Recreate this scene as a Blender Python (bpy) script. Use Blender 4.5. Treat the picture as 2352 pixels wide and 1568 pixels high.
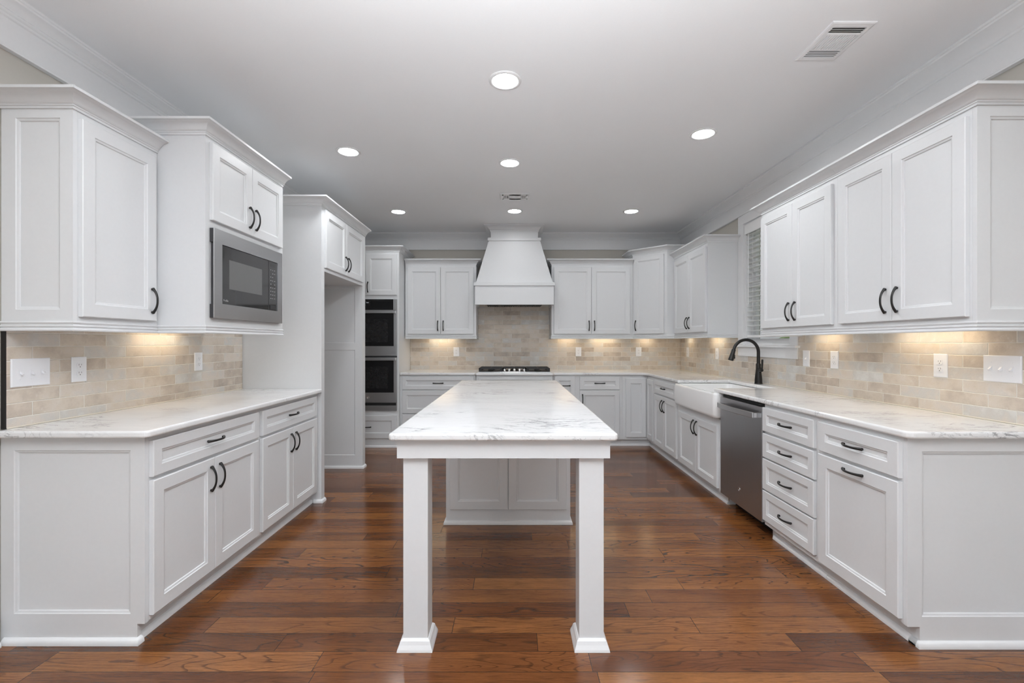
import bpy, bmesh, math, random
from mathutils import Vector, Matrix

for o in list(bpy.data.objects):
    bpy.data.objects.remove(o, do_unlink=True)
SC = bpy.context.scene
COL = SC.collection
R = math.radians

# ------------------------------------------------------------------ camera
CAM_H = 1.284
cam_d = bpy.data.cameras.new('camera')
cam = bpy.data.objects.new('camera', cam_d)
COL.objects.link(cam)
cam.location = (0, 0, CAM_H)
cam.rotation_euler = (R(90), 0, 0)
cam_d.sensor_width = 36.0
cam_d.lens = 1046.0 / 2352.0 * 36.0
cam_d.shift_x = -2.5 / 2352.0
cam_d.shift_y = 3.0 / 2352.0
cam_d.clip_start = 0.05
SC.camera = cam

# ------------------------------------------------------------------ world, exposure, large lights
SC.view_settings.view_transform = 'Standard'
SC.view_settings.look = 'None'
SC.view_settings.gamma = 1.0
SC.view_settings.use_curve_mapping = False
SC.view_settings.exposure = 0.0
WORLD_STRENGTH = 0.42
LAMP_EMIT = 165.0
PUCK_POWER = 0.72
W = bpy.data.worlds.new('daylight')
SC.world = W
W.use_nodes = True
W.node_tree.nodes['Background'].inputs[0].default_value = (0.93, 0.97, 1.0, 1)
W.node_tree.nodes['Background'].inputs[1].default_value = WORLD_STRENGTH


def area(name, loc, rot, sx, sy, power, color=(1, 1, 1)):
    d = bpy.data.lights.new(name, 'AREA')
    d.shape = 'RECTANGLE'
    d.size, d.size_y, d.energy, d.color = sx, sy, power, color
    o = bpy.data.objects.new(name, d)
    COL.objects.link(o)
    o.location, o.rotation_euler = loc, rot
    return o


# assumed daylight from the open living area: unseen area light added behind the camera
area('assumed_rear_daylight', (0, -3.0, 1.05), (R(90), 0, 0), 4.2, 1.9, 36, (0.88, 0.95, 1.0))

# two unseen ceiling lamps added above the frame edge to brighten the base cabinets
for lx in (-1.27, 1.30):
    d = bpy.data.lights.new('added_ceiling_lamp', 'AREA')
    d.shape, d.size, d.energy, d.color = 'DISK', 0.14, 4.0, (0.93, 0.97, 1.0)
    o = bpy.data.objects.new('added_ceiling_lamp', d)
    COL.objects.link(o)
    o.location = (lx, 1.45, 2.745)
# daylight outdoors, beyond the window
sd = bpy.data.lights.new('sun', 'SUN')
sd.energy, sd.angle, sd.color = 3.0, R(2), (1.0, 0.96, 0.9)
so = bpy.data.objects.new('sun', sd)
COL.objects.link(so)
so.rotation_euler = Vector((0.35, -1.0, -1.25)).to_track_quat('-Z', 'Y').to_euler()

# assumed flash: unseen area light added to brighten the ceiling above the camera
fl = area('assumed_bounce_flash', (0, -0.1, 1.75), (R(180 - 10), 0, 0), 0.6, 0.6, 155, (0.94, 0.97, 1.0))
fl.data.spread = R(138)
SC.cycles.diffuse_bounces = 8
SC.cycles.max_bounces = 12


# ------------------------------------------------------------------ node helpers
class NT:
    def __init__(s, name):
        s.m = bpy.data.materials.new(name)
        s.m.use_nodes = True
        s.t = s.m.node_tree
        s.t.nodes.clear()
        s.out = s.n('ShaderNodeOutputMaterial')
        s.p = s.n('ShaderNodeBsdfPrincipled')
        s.l(s.p.outputs[0], s.out.inputs[0])

    def n(s, k, **kw):
        o = s.t.nodes.new(k)
        for a, b in kw.items():
            setattr(o, a, b)
        return o

    def l(s, a, b):
        s.t.links.new(a, b)

    def put(s, sock, v):
        if hasattr(v, 'is_output'):
            s.l(v, sock)
        else:
            sock.default_value = v

    def math(s, op, a, b=0.0, c=None, clamp=False):
        o = s.n('ShaderNodeMath', operation=op)
        o.use_clamp = clamp
        s.put(o.inputs[0], a)
        s.put(o.inputs[1], b)
        if c is not None:
            s.put(o.inputs[2], c)
        return o.outputs[0]

    def comb(s, x=0.0, y=0.0, z=0.0):
        o = s.n('ShaderNodeCombineXYZ')
        for i, v in enumerate((x, y, z)):
            s.put(o.inputs[i], v)
        return o.outputs[0]

    def pos(s):
        g = s.n('ShaderNodeNewGeometry')
        p = s.n('ShaderNodeSeparateXYZ')
        s.l(g.outputs['Position'], p.inputs[0])
        return p.outputs[0], p.outputs[1], p.outputs[2]

    def noise(s, vec, scale=1.0, detail=3.0, rough=0.5, dist=0.0):
        o = s.n('ShaderNodeTexNoise')
        s.l(vec, o.inputs['Vector'])
        o.inputs['Scale'].default_value = scale
        o.inputs['Detail'].default_value = detail
        o.inputs['Roughness'].default_value = rough
        o.inputs['Distortion'].default_value = dist
        return o.outputs['Fac']

    def white(s, vec):
        o = s.n('ShaderNodeTexWhiteNoise', noise_dimensions='3D')
        s.l(vec, o.inputs['Vector'])
        return o.outputs['Value']

    def ramp(s, fac, stops, interp='LINEAR'):
        o = s.n('ShaderNodeValToRGB')
        o.color_ramp.interpolation = interp
        e = o.color_ramp.elements
        while len(e) < len(stops):
            e.new(0.5)
        for i, (p, c) in enumerate(stops):
            e[i].position = p
            if not hasattr(c, '__len__'):
                c = (c, c, c)
            e[i].color = (*c, 1)
        s.l(fac, o.inputs[0])
        return o.outputs[0]

    def smooth(s, v, a, b):
        o = s.n('ShaderNodeMapRange', interpolation_type='SMOOTHSTEP')
        s.put(o.inputs[0], v)
        o.inputs[1].default_value, o.inputs[2].default_value = a, b
        return o.outputs[0]

    def mix(s, f, a, b, kind='MIX'):
        o = s.n('ShaderNodeMix', data_type='RGBA', blend_type=kind)
        s.put(o.inputs[0], f)
        for i, v in ((6, a), (7, b)):
            if hasattr(v, 'is_output'):
                s.l(v, o.inputs[i])
            else:
                o.inputs[i].default_value = (*v, 1)
        return o.outputs[2]

    def bump(s, h, strength=0.2, dist=0.01):
        o = s.n('ShaderNodeBump')
        o.inputs['Strength'].default_value = strength
        o.inputs['Distance'].default_value = dist
        s.l(h, o.inputs['Height'])
        s.l(o.outputs[0], s.p.inputs['Normal'])

    def base(s, c):
        if hasattr(c, 'is_output'):
            s.l(c, s.p.inputs['Base Color'])
        else:
            s.p.inputs['Base Color'].default_value = (*c, 1)


def lin(r, g=None, b=None):
    if g is None:
        g = b = r
    f = lambda v: (v / 255 / 12.92) if v <= 10 else (((v / 255) + 0.055) / 1.055) ** 2.4
    return (f(r), f(g), f(b))


def paint(name, c, rough=0.4, grain=0.02, scale=60):
    t = NT(name)
    x, y, z = t.pos()
    n = t.noise(t.comb(x, y, z), scale, 3)
    k = t.math('MULTIPLY_ADD', n, 2 * grain, 1 - grain)
    t.base(t.mix(1.0, c, t.comb(k, k, k), 'MULTIPLY'))
    t.p.inputs['Roughness'].default_value = rough
    t.bump(n, 0.03, 0.002)
    return t.m


M_CAB = paint('white_cabinet_paint', (0.69, 0.70, 0.712), 0.38)
M_TRIM = paint('white_trim_paint', (0.77, 0.775, 0.785), 0.42)
M_CEIL = paint('white_ceiling_paint', (0.80, 0.81, 0.825), 0.85, 0.015, 120)
M_WALL = paint('greige_wall_paint', (0.50, 0.475, 0.43), 0.8, 0.02, 90)
M_PLAST = paint('white_plastic', (0.83, 0.84, 0.87), 0.3, 0.005)
M_BLIND = paint('white_blind_slats', (0.82, 0.82, 0.82), 0.5, 0.01)
M_CERAMIC = paint('white_fireclay', (0.86, 0.86, 0.86), 0.12, 0.01, 12)
M_DARK = paint('dark_recess', (0.006, 0.006, 0.006), 0.7)
M_SLOT = paint('grey_plastic_slot', (0.12, 0.12, 0.12), 0.5)
M_IRON = paint('cast_iron', (0.018, 0.018, 0.019), 0.55, 0.2, 300)
M_BRONZE = paint('matte_black_metal', (0.016, 0.015, 0.0145), 0.36, 0.1, 200)
M_BRONZE.node_tree.nodes['Principled BSDF'].inputs['Metallic'].default_value = 0.3
M_LAWN = paint('lawn_grass', (0.10, 0.17, 0.05), 0.9, 0.4, 8)
M_SIDING = paint('white_siding', (0.8, 0.82, 0.84), 0.6)
M_PRINT = paint('grey_print', (0.40, 0.40, 0.40), 0.5)
M_WEDGE = paint('bare_wood', (0.35, 0.24, 0.14), 0.6)


def metal(name, c, rough, stretch=(1, 1, 1)):
    t = NT(name)
    x, y, z = t.pos()
    v = t.comb(t.math('MULTIPLY', x, stretch[0]), t.math('MULTIPLY', y, stretch[1]), t.math('MULTIPLY', z, stretch[2]))
    n = t.noise(v, 1.0, 2)
    k = t.math('MULTIPLY_ADD', n, 0.12, 0.94)
    t.base(t.mix(1.0, c, t.comb(k, k, k), 'MULTIPLY'))
    t.p.inputs['Metallic'].default_value = 1.0
    r = t.math('MULTIPLY_ADD', n, 0.1, rough - 0.05)
    t.l(r, t.p.inputs['Roughness'])
    return t.m


M_STEEL = metal('brushed_steel', (0.50, 0.50, 0.51), 0.30, (6, 6, 900))
M_SLATE = metal('dark_brushed_steel', (0.40, 0.40, 0.41), 0.30, (900, 900, 4))
M_SIDE = metal('dark_grey_metal', (0.09, 0.09, 0.095), 0.5, (50, 50, 50))
M_CHROME = metal('polished_steel', (0.75, 0.75, 0.76), 0.16, (20, 20, 20))


def gloss(name, c, rough=0.05, spec=0.5):
    t = NT(name)
    x, y, z = t.pos()
    n = t.noise(t.comb(x, y, z), 30, 2)
    t.base(t.mix(n, [v * 0.95 for v in c], c))
    t.p.inputs['Roughness'].default_value = rough
    t.p.inputs['Specular IOR Level'].default_value = spec
    return t.m


M_OVENGLASS = gloss('black_oven_glass', (0.006, 0.006, 0.007), 0.06)
M_OVENWIN = gloss('dark_oven_window', (0.014, 0.014, 0.015), 0.12)
M_MWGLASS = gloss('microwave_glass', (0.035, 0.035, 0.036), 0.06, 0.6)
M_MWWIN = gloss('microwave_window_mesh', (0.13, 0.13, 0.13), 0.12, 0.6)


def emit(name, c, s):
    t = NT(name)
    t.base(c)
    t.p.inputs['Emission Color'].default_value = (*c, 1)
    t.p.inputs['Emission Strength'].default_value = s
    return t.m


M_LENS = emit('lamp_lens', (0.955, 0.98, 1.0), LAMP_EMIT)
M_LENS_DIM = emit('lamp_lens_dimmed', (0.965, 0.985, 1.0), LAMP_EMIT * 0.5)
M_LED = emit('display_digits', (0.75, 0.8, 0.85), 0.35)


def glass():
    t = NT('window_glass')
    t.t.nodes.remove(t.p)
    tr = t.n('ShaderNodeBsdfTransparent')
    gl = t.n('ShaderNodeBsdfGlossy')
    gl.inputs['Roughness'].default_value = 0.02
    fr = t.n('ShaderNodeFresnel')
    fr.inputs[0].default_value = 1.45
    mx = t.n('ShaderNodeMixShader')
    ge = t.n('ShaderNodeNewGeometry')
    t.l(t.math('MULTIPLY', fr.outputs[0], t.math('SUBTRACT', 1.0, ge.outputs['Backfacing'])), mx.inputs[0])
    t.l(tr.outputs[0], mx.inputs[1])
    t.l(gl.outputs[0], mx.inputs[2])
    t.l(mx.outputs[0], t.out.inputs[0])
    return t.m


M_GLASS = glass()


def make_floor_mat():
    t = NT('walnut_stained_oak_planks')
    x, y, z = t.pos()
    PW, PL = 0.1185, 1.1
    row = t.math('FLOOR', t.math('DIVIDE', y, PW))
    fy = t.math('FRACT', t.math('DIVIDE', y, PW))
    rr = t.white(t.comb(row, 3.7, 1.1))
    u = t.math('ADD', t.math('DIVIDE', x, PL), t.math('MULTIPLY', rr, 7.0))
    col = t.math('FLOOR', u)
    fx = t.math('FRACT', u)
    a = t.white(t.comb(row, col, 0.3))
    b = t.white(t.comb(row, col, 5.9))
    c = t.white(t.comb(row, col, 9.2))
    # growth rings: stretched noise contours, shifted for every plank
    gx = t.math('MULTIPLY_ADD', x, 1.5, t.math('MULTIPLY', a, 61.0))
    gy = t.math('MULTIPLY_ADD', y, 9.5, t.math('MULTIPLY', b, 37.0))
    n1 = t.noise(t.comb(gx, gy, t.math('MULTIPLY', c, 19.0)), 1.0, 1.2, 0.42, 0.25)
    freq = t.math('MULTIPLY_ADD', b, 10.0, 9.0)
    saw = t.math('FRACT', t.math('MULTIPLY', n1, freq))
    jit = t.noise(t.comb(t.math('MULTIPLY', x, 14.0), t.math('MULTIPLY', y, 90.0), a), 1.0, 3, 0.6)
    saw2 = t.math('ADD', saw, t.math('MULTIPLY_ADD', jit, 0.34, -0.17))
    ring = t.math('MULTIPLY', t.smooth(saw2, 0.76, 0.94), t.math('SUBTRACT', 1.0, t.smooth(saw2, 0.955, 1.03)))
    # fine pores and broad mottling
    pore = t.noise(t.comb(t.math('MULTIPLY', x, 9.0), t.math('MULTIPLY', y, 330.0), c), 1.0, 4, 0.7)
    broad = t.noise(t.comb(t.math('MULTIPLY_ADD', x, 2.2, t.math('MULTIPLY', c, 30.0)), t.math('MULTIPLY', y, 14.0), b), 1.0, 3, 0.55)
    tone = t.math('MULTIPLY_ADD', broad, 0.75, t.math('MULTIPLY_ADD', a, 0.70, -0.24))
    base = t.ramp(tone, [(0.0, lin(66, 39, 22)), (0.26, lin(98, 60, 34)), (0.5, lin(124, 79, 44)), (0.8, lin(145, 95, 52)), (1.0, lin(160, 108, 62))])
    base = t.mix(t.math('MULTIPLY', c, 0.28), base, lin(116, 62, 34))
    col1 = t.mix(t.math('MULTIPLY', ring, t.math('MULTIPLY_ADD', t.math('POWER', t.white(t.comb(row, col, 12.4)), 1.6), 0.75, 0.12)), base, lin(42, 26, 17))
    col2 = t.mix(t.math('MULTIPLY', t.smooth(pore, 0.47, 0.66), 0.55), col1, lin(48, 27, 15))
    # joints
    e1 = t.math('LESS_THAN', t.math('ABSOLUTE', t.math('SUBTRACT', fy, 0.5)), 0.488)
    e2 = t.math('LESS_THAN', t.math('ABSOLUTE', t.math('SUBTRACT', fx, 0.5)), 0.4988)
    ins = t.math('MULTIPLY', e1, e2)
    grit = t.noise(t.comb(t.math('MULTIPLY', x, 60.0), t.math('MULTIPLY', y, 700.0), c), 1.0, 2, 0.6)
    gk = t.math('MULTIPLY_ADD', grit, 0.5, 0.68)
    col2 = t.mix(1.0, col2, t.comb(gk, gk, gk), 'MULTIPLY')
    col3 = t.mix(ins, lin(52, 30, 18), col2)
    t.base(col3)
    rg = t.math('MULTIPLY_ADD', pore, 0.10, 0.115)
    t.l(t.math('ADD', rg, t.math('MULTIPLY', ring, 0.08)), t.p.inputs['Roughness'])
    t.p.inputs['Specular IOR Level'].default_value = 0.5
    h = t.math('ADD', t.math('MULTIPLY', ins, 1.0), t.math('MULTIPLY_ADD', pore, 0.16, t.math('MULTIPLY', ring, -0.12)))
    t.bump(h, 0.16, 0.002)
    return t.m


def make_tile_mat(name, axis, along0, z0=0.914):
    t = NT(name)
    x, y, z = t.pos()
    s = x if axis == 'x' else y
    BW, BH = 0.2485, 0.0618
    wob = t.noise(t.comb(x, y, z), 22, 3, 0.6)
    wz = t.math('MULTIPLY_ADD', wob, 0.0050, t.math('SUBTRACT', z, z0 + 0.0018))
    v = t.math('DIVIDE', wz, BH)
    row = t.math('FLOOR', v)
    fv = t.math('FRACT', v)
    odd = t.math('FLOORED_MODULO', row, 2.0)
    u = t.math('ADD', t.math('DIVIDE', t.math('SUBTRACT', s, along0), BW), t.math('MULTIPLY', odd, 0.5))
    col = t.math('FLOOR', u)
    fu = t.math('FRACT', u)
    a = t.white(t.comb(row, col, 1.3))
    b = t.white(t.comb(row, col, 7.7))
    cloud = t.noise(t.comb(t.math('MULTIPLY_ADD', s, 1.0, t.math('MULTIPLY', b, 9.0)), z, a), 9, 4, 0.6)
    tone = t.math('ADD', t.math('MULTIPLY', a, 0.72), t.math('MULTIPLY_ADD', cloud, 1.2, -0.46), clamp=True)
    brick = t.ramp(tone, [(0.0, lin(171, 159, 147)), (0.22, lin(190, 177, 163)), (0.42, lin(205, 193, 178)),
                          (0.6, lin(208, 198, 187)), (0.78, lin(199, 195, 189)), (1.0, lin(212, 210, 205))])
    fleck = t.noise(t.comb(x, y, z), 160, 4, 0.7)
    brick = t.mix(t.math('MULTIPLY', t.smooth(fleck, 0.55, 0.75), 0.25), brick, lin(150, 140, 130))
    pale = t.noise(t.comb(s, z, t.math('ADD', b, 4.0)), 28, 5, 0.7)
    brick = t.mix(t.math('MULTIPLY', t.smooth(pale, 0.56, 0.72), 0.35), brick, lin(222, 219, 212))
    du = t.math('SUBTRACT', 0.5, t.math('ABSOLUTE', t.math('SUBTRACT', fu, 0.5)))
    dv = t.math('SUBTRACT', 0.5, t.math('ABSOLUTE', t.math('SUBTRACT', fv, 0.5)))
    dist = t.math('MINIMUM', t.math('MULTIPLY', du, BW), t.math('MULTIPLY', dv, BH))
    face = t.smooth(dist, 0.0008, 0.0030)
    t.base(t.mix(face, lin(232, 227, 217), brick))
    t.p.inputs['Roughness'].default_value = 0.55
    h = t.math('ADD', t.math('MULTIPLY', face, 0.9), t.math('MULTIPLY_ADD', cloud, 0.35, t.math('MULTIPLY', fleck, 0.22)))
    t.bump(h, 0.8, 0.003)
    return t.m


def make_marble_mat():
    t = NT('white_grey_marble')
    x, y, z = t.pos()
    wa = t.noise(t.comb(x, y, z), 2.3, 3, 0.5)
    sx = t.math('MULTIPLY', t.math('ADD', x, t.math('MULTIPLY', z, 0.9)), 1.5)
    sy = t.math('ADD', t.math('MULTIPLY', y, 8.5), t.math('MULTIPLY_ADD', wa, 2.4, t.math('MULTIPLY', x, 0.9)))
    v = t.comb(sx, sy, t.math('MULTIPLY', z, 3.0))
    n = t.noise(v, 1.4, 7, 0.62, 0.35)
    vein = t.math('SUBTRACT', 1.0, t.smooth(t.math('ABSOLUTE', t.math('SUBTRACT', n, 0.5)), 0.0, 0.020))
    n2 = t.noise(v, 3.4, 6, 0.6, 0.5)
    vein2 = t.math('SUBTRACT', 1.0, t.smooth(t.math('ABSOLUTE', t.math('SUBTRACT', n2, 0.52)), 0.0, 0.015))
    patch = t.smooth(t.noise(t.comb(x, t.math('MULTIPLY', y, 1.3), z), 1.55, 2, 0.5), 0.42, 0.60)
    patch2 = t.smooth(t.noise(t.comb(t.math('ADD', x, 7.0), y, z), 4.0, 2, 0.5), 0.36, 0.58)
    cloud = t.smooth(t.noise(v, 0.55, 4, 0.6), 0.46, 0.78)
    amt = t.math('MULTIPLY', t.math('MULTIPLY', vein, patch2), t.math('MULTIPLY_ADD', patch, 0.70, 0.10))
    amt2 = t.math('MULTIPLY', t.math('MULTIPLY', vein2, patch2), t.math('MULTIPLY_ADD', patch, 0.46, 0.14))
    c = t.mix(t.math('MULTIPLY', cloud, 0.35), (0.79, 0.795, 0.80), (0.65, 0.655, 0.665))
    c = t.mix(amt, c, (0.20, 0.20, 0.21))
    c = t.mix(amt2, c, (0.28, 0.28, 0.29))
    t.base(c)
    t.p.inputs['Roughness'].default_value = 0.11
    return t.m


M_FLOOR = make_floor_mat()
M_TILE_B = make_tile_mat('brick_tile_back', 'x', -1.385)
M_TILE_L = make_tile_mat('brick_tile_left', 'y', 2.183, 0.8965)
M_TILE_R = make_tile_mat('brick_tile_right', 'y', 2.06)
M_MARBLE = make_marble_mat()


# ------------------------------------------------------------------ object helpers
def tag(o, label=None, cat=None, group=None, kind=None):
    if label:
        o['label'] = label
    if cat:
        o['category'] = cat
    if group:
        o['group'] = group
    if kind:
        o['kind'] = kind
    return o


def thing(name, label, cat, loc, group=None):
    o = bpy.data.objects.new(name, None)
    o.empty_display_size = 0.1
    COL.objects.link(o)
    o.location = loc
    if name == 'wall_cabinet':
        group = 'white wall cabinets'
    return tag(o, label, cat, group)


def origin_of(p):
    v = Vector((0, 0, 0))
    while p is not None:
        v += p.location
        p = p.parent
    return v


class Frame:
    """a vertical face: s runs along it, z up, d outwards"""
    def __init__(f, ox, oy, ax, ay, nx, ny):
        f.o, f.a, f.n = Vector((ox, oy, 0)), Vector((ax, ay, 0)), Vector((nx, ny, 0))

    def p(f, s, z, d):
        return f.o + f.a * s + f.n * d + Vector((0, 0, z))


WORLD = Frame(0, 0, 1, 0, 0, -1)          # s = x, d = -y


class MB:
    def __init__(m):
        m.b = bmesh.new()

    def hexa(m, pts):
        v = [m.b.verts.new(p) for p in pts]
        for f in ((0, 1, 2, 3), (4, 5, 6, 7), (0, 1, 5, 4), (1, 2, 6, 5), (2, 3, 7, 6), (3, 0, 4, 7)):
            m.b.faces.new([v[i] for i in f])

    def box(m, x0, x1, y0, y1, z0, z1):
        m.hexa([(x0, y0, z0), (x1, y0, z0), (x1, y1, z0), (x0, y1, z0),
                (x0, y0, z1), (x1, y0, z1), (x1, y1, z1), (x0, y1, z1)])
        return m

    def fbox(m, f, s0, s1, z0, z1, d0, d1):
        m.hexa([f.p(s0, z0, d0), f.p(s1, z0, d0), f.p(s1, z0, d1), f.p(s0, z0, d1),
                f.p(s0, z1, d0), f.p(s1, z1, d0), f.p(s1, z1, d1), f.p(s0, z1, d1)])
        return m

    def loops(m, loops, cap0=True, cap1=True, closed=True):
        vs = [[m.b.verts.new(p) for p in L] for L in loops]
        n = len(vs[0])
        for A, B in zip(vs, vs[1:]):
            for i in range(n if closed else n - 1):
                j = (i + 1) % n
                m.b.faces.new((A[i], A[j], B[j], B[i]))
        if cap0:
            m.b.faces.new(vs[0])
        if cap1:
            m.b.faces.new(vs[-1])
        return m

    def rings(m, f, s0, s1, z0, z1, spec):
        """nested rectangles (inset l, r, b, t, depth), closed back and front"""
        L = []
        for l, r, b, t, d in spec:
            L.append([f.p(s0 + l, z0 + b, d), f.p(s1 - r, z0 + b, d), f.p(s1 - r, z1 - t, d), f.p(s0 + l, z1 - t, d)])
        return m.loops(L)

    def ringband(m, f, s0, s1, z0, z1, spec):
        L = []
        for l, r, b, t, d in spec + [spec[0]]:
            L.append([f.p(s0 + l, z0 + b, d), f.p(s1 - r, z0 + b, d), f.p(s1 - r, z1 - t, d), f.p(s0 + l, z1 - t, d)])
        m.loops(L, False, False)
        bmesh.ops.remove_doubles(m.b, verts=m.b.verts[:], dist=1e-6)
        return m

    def shaker(m, f, s0, s1, z0, z1, st=0.057, t=0.02, d0=0.0, sides=None, panel=True, edge=0.003):
        l, r, b, tt = sides if sides else (st, st, st, st)
        sp = [(0, 0, 0, 0, d0), (0, 0, 0, 0, d0 + t - edge), (edge, edge, edge, edge, d0 + t)] if edge else [(0, 0, 0, 0, d0), (0, 0, 0, 0, d0 + t)]
        if panel:
            for k, dd in ((0, 0), (.0025, -.0035), (.0105, -.0055), (.0125, -.0105)):
                sp.append((l + k, r + k, b + k, tt + k, d0 + t + dd))
        return m.rings(f, s0, s1, z0, z1, sp)

    def tube(m, pts, rad, n=12, cap=True):
        pts = [Vector(p) for p in pts]
        L = []
        up = None
        for i, p in enumerate(pts):
            t = (pts[min(i + 1, len(pts) - 1)] - pts[max(i - 1, 0)]).normalized()
            if up is None:
                up = Vector((0, 0, 1)) if abs(t.z) < 0.9 else Vector((0, 1, 0))
            s = t.cross(up).normalized()
            up = s.cross(t).normalized()
            r = rad[i] if hasattr(rad, '__len__') else rad
            ra, rb = r if hasattr(r, '__len__') else (r, r)
            L.append([p + s * (math.cos(2 * math.pi * k / n) * ra) + up * (math.sin(2 * math.pi * k / n) * rb) for k in range(n)])
        return m.loops(L, cap, cap)

    def lathe(m, prof, c, n=32, axis='z', cap=True):
        L = []
        for r, h in prof:
            ring = []
            for k in range(n):
                a = 2 * math.pi * k / n
                q = (math.cos(a) * r, math.sin(a) * r, h)
                if axis == 'y':
                    q = (q[0], q[2], q[1])
                elif axis == 'x':
                    q = (q[2], q[0], q[1])
                ring.append(Vector(c) + Vector(q))
            L.append(ring)
        return m.loops(L, cap, cap)

    def sweep(m, path, prof, sign=1, z=0.0):
        """closed profile (out, up) along a plan polyline, mitred"""
        P = [Vector((p[0], p[1])) for p in path]
        N = []
        for a, b in zip(P, P[1:]):
            d = (b - a).normalized()
            N.append(Vector((d.y, -d.x)) * sign)
        L = []
        for i, p in enumerate(P):
            if i == 0:
                k = N[0]
            elif i == len(P) - 1:
                k = N[-1]
            else:
                k = (N[i - 1] + N[i]) / (1 + N[i - 1].dot(N[i]))
            L.append([Vector((p.x + k.x * o, p.y + k.y * o, z + h)) for o, h in prof])
        return m.loops(L)

    def prism(m, poly, z0, z1):
        return m.loops([[(x, y, z0) for x, y in poly], [(x, y, z1) for x, y in poly]])

    def done(m, name, mat, parent=None, smooth=False, bevel=0.0, seg=2, label=None, angle=40):
        bmesh.ops.recalc_face_normals(m.b, faces=m.b.faces[:])
        off = origin_of(parent)
        bmesh.ops.translate(m.b, verts=m.b.verts[:], vec=-off)
        me = bpy.data.meshes.new(name)
        m.b.to_mesh(me)
        m.b.free()
        me.materials.append(mat)
        o = bpy.data.objects.new(name, me)
        COL.objects.link(o)
        if parent is not None:
            o.parent = parent
        if bevel:
            bv = o.modifiers.new('bevel', 'BEVEL')
            bv.width, bv.segments, bv.limit_method, bv.angle_limit = bevel, seg, 'ANGLE', R(angle)
        if smooth:
            for p in me.polygons:
                p.use_smooth = True
            try:
                me.set_sharp_from_angle(angle=R(38))
            except Exception:
                pass
        if label:
            o['label'] = label
        return o


def arc(cx, cy, r, a0, a1, n=8):
    return [(cx + r * math.cos(R(a0 + (a1 - a0) * i / n)), cy + r * math.sin(R(a0 + (a1 - a0) * i / n))) for i in range(n + 1)]


# ---- the black bow pull, one mesh shared by all
def pull_mesh():
    m = MB()
    n, Lh = 20, 0.126
    pts, rad = [], []
    for i in range(n + 1):
        q = -1 + 2 * i / n
        pts.append((q * Lh / 2, 0, 0.0055 + 0.0235 * (1 - abs(q) ** 2.3)))
        e = abs(q) ** 3
        rad.append((0.0056 + 0.0022 * e, 0.0044 + 0.0030 * e))
    pts = [(-Lh / 2 - 0.003, 0, 0.0035)] + pts + [(Lh / 2 + 0.003, 0, 0.0035)]
    rad = [(0.003, 0.003)] + rad + [(0.003, 0.003)]
    m.tube(pts, rad, 10)
    for q in (-1, 1):
        m.lathe([(0.0062, 0.0), (0.0062, 0.006), (0.004, 0.008)], (q * (Lh / 2 - 0.004), 0, 0), 10)
    o = m.done('handle', M_BRONZE, None, smooth=True)
    me = o.data
    bpy.data.objects.remove(o)
    return me


PULL = pull_mesh()


def pull(parent, f, s, z, d, orient):
    o = bpy.data.objects.new('handle', PULL)
    COL.objects.link(o)
    L = Vector((0, 0, 1)) if orient == 'v' else f.a
    n = f.n
    Y = n.cross(L)
    mat = Matrix((L, Y, n)).transposed().to_4x4()
    mat.translation = f.p(s, z, d) - origin_of(parent)
    o.parent = parent
    o.matrix_local = mat
    o['label'] = 'black bow handle'
    return o


def door(parent, f, s0, s1, z0, z1, h=None, name='door', st=0.057, t=0.02):
    m = MB()
    m.shaker(f, s0, s1, z0, z1, st, t, 0.0005)
    o = m.done(name, M_CAB, parent)
    if h:
        pull(o, f, h[0], h[1], t + 0.0005, h[2])
    return o


CROWN = [(-0.004, 0), (.006, 0), (.006, .009), (.010, .012), (.010, .017), (.0145, .019), (.0185, .026), (.025, .035), (.034, .043),
         (.045, .049), (.055, .052), (.058, .055), (.065, .056), (.065, .068), (-0.004, .068)]
RAIL = [(-.014, 0), (.007, 0), (.0095, .003), (.0095, .008), (.006, .012), (.003, .0135), (.003, .017), (.0075, .020), (.0075, .024),
        (.003, .027), (.003, .031), (.007, .034), (.008, .038), (.004, .043), (-.014, .043)]
SHOE = [(0, 0), (.016, 0), (.016, .008), (.0135, .018), (.007, .025), (0, .0275)]


def crown(parent, path, z, sign=1):
    return MB().sweep(path, CROWN, sign, z).done('crown_moulding', M_CAB, parent, smooth=True)


def rail(parent, path, z=1.334, sign=1):
    return MB().sweep(path, RAIL, sign, z).done('light_rail', M_CAB, parent, smooth=True)


def shoe(parent, path, sign=1):
    return MB().sweep(path, SHOE, sign, 0.0).done('shoe_moulding', M_TRIM, parent, smooth=True)


def text(parent, s, f, s0, z0, d, size, mat, name='lettering'):
    c = bpy.data.curves.new(name, 'FONT')
    c.body, c.size, c.extrude = s, size, 0.0002
    c.align_x = 'CENTER'
    c.align_y = 'CENTER'
    c.materials.append(mat)
    tmp = bpy.data.objects.new(name, c)
    me = bpy.data.meshes.new_from_object(tmp)
    bpy.data.objects.remove(tmp)
    o = bpy.data.objects.new(name, me)
    COL.objects.link(o)
    right = f.a if f.a.cross(Vector((0, 0, 1))).dot(f.n) > 0 else -f.a
    mat4 = Matrix((right, Vector((0, 0, 1)), f.n)).transposed().to_4x4()
    mat4.translation = f.p(s0, z0, d) - origin_of(parent)
    o.parent = parent
    o.matrix_local = mat4
    return o


# ------------------------------------------------------------------ room shell
XL, XR, YB, ZC = -2.19, 2.29, 6.20, 2.757
TL, TR, TB = -2.173, 2.279, 6.188          # tile faces
Y0 = -2.6
CT_ = 0.914


def structure(o):
    o['kind'] = 'structure'
    return o


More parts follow.
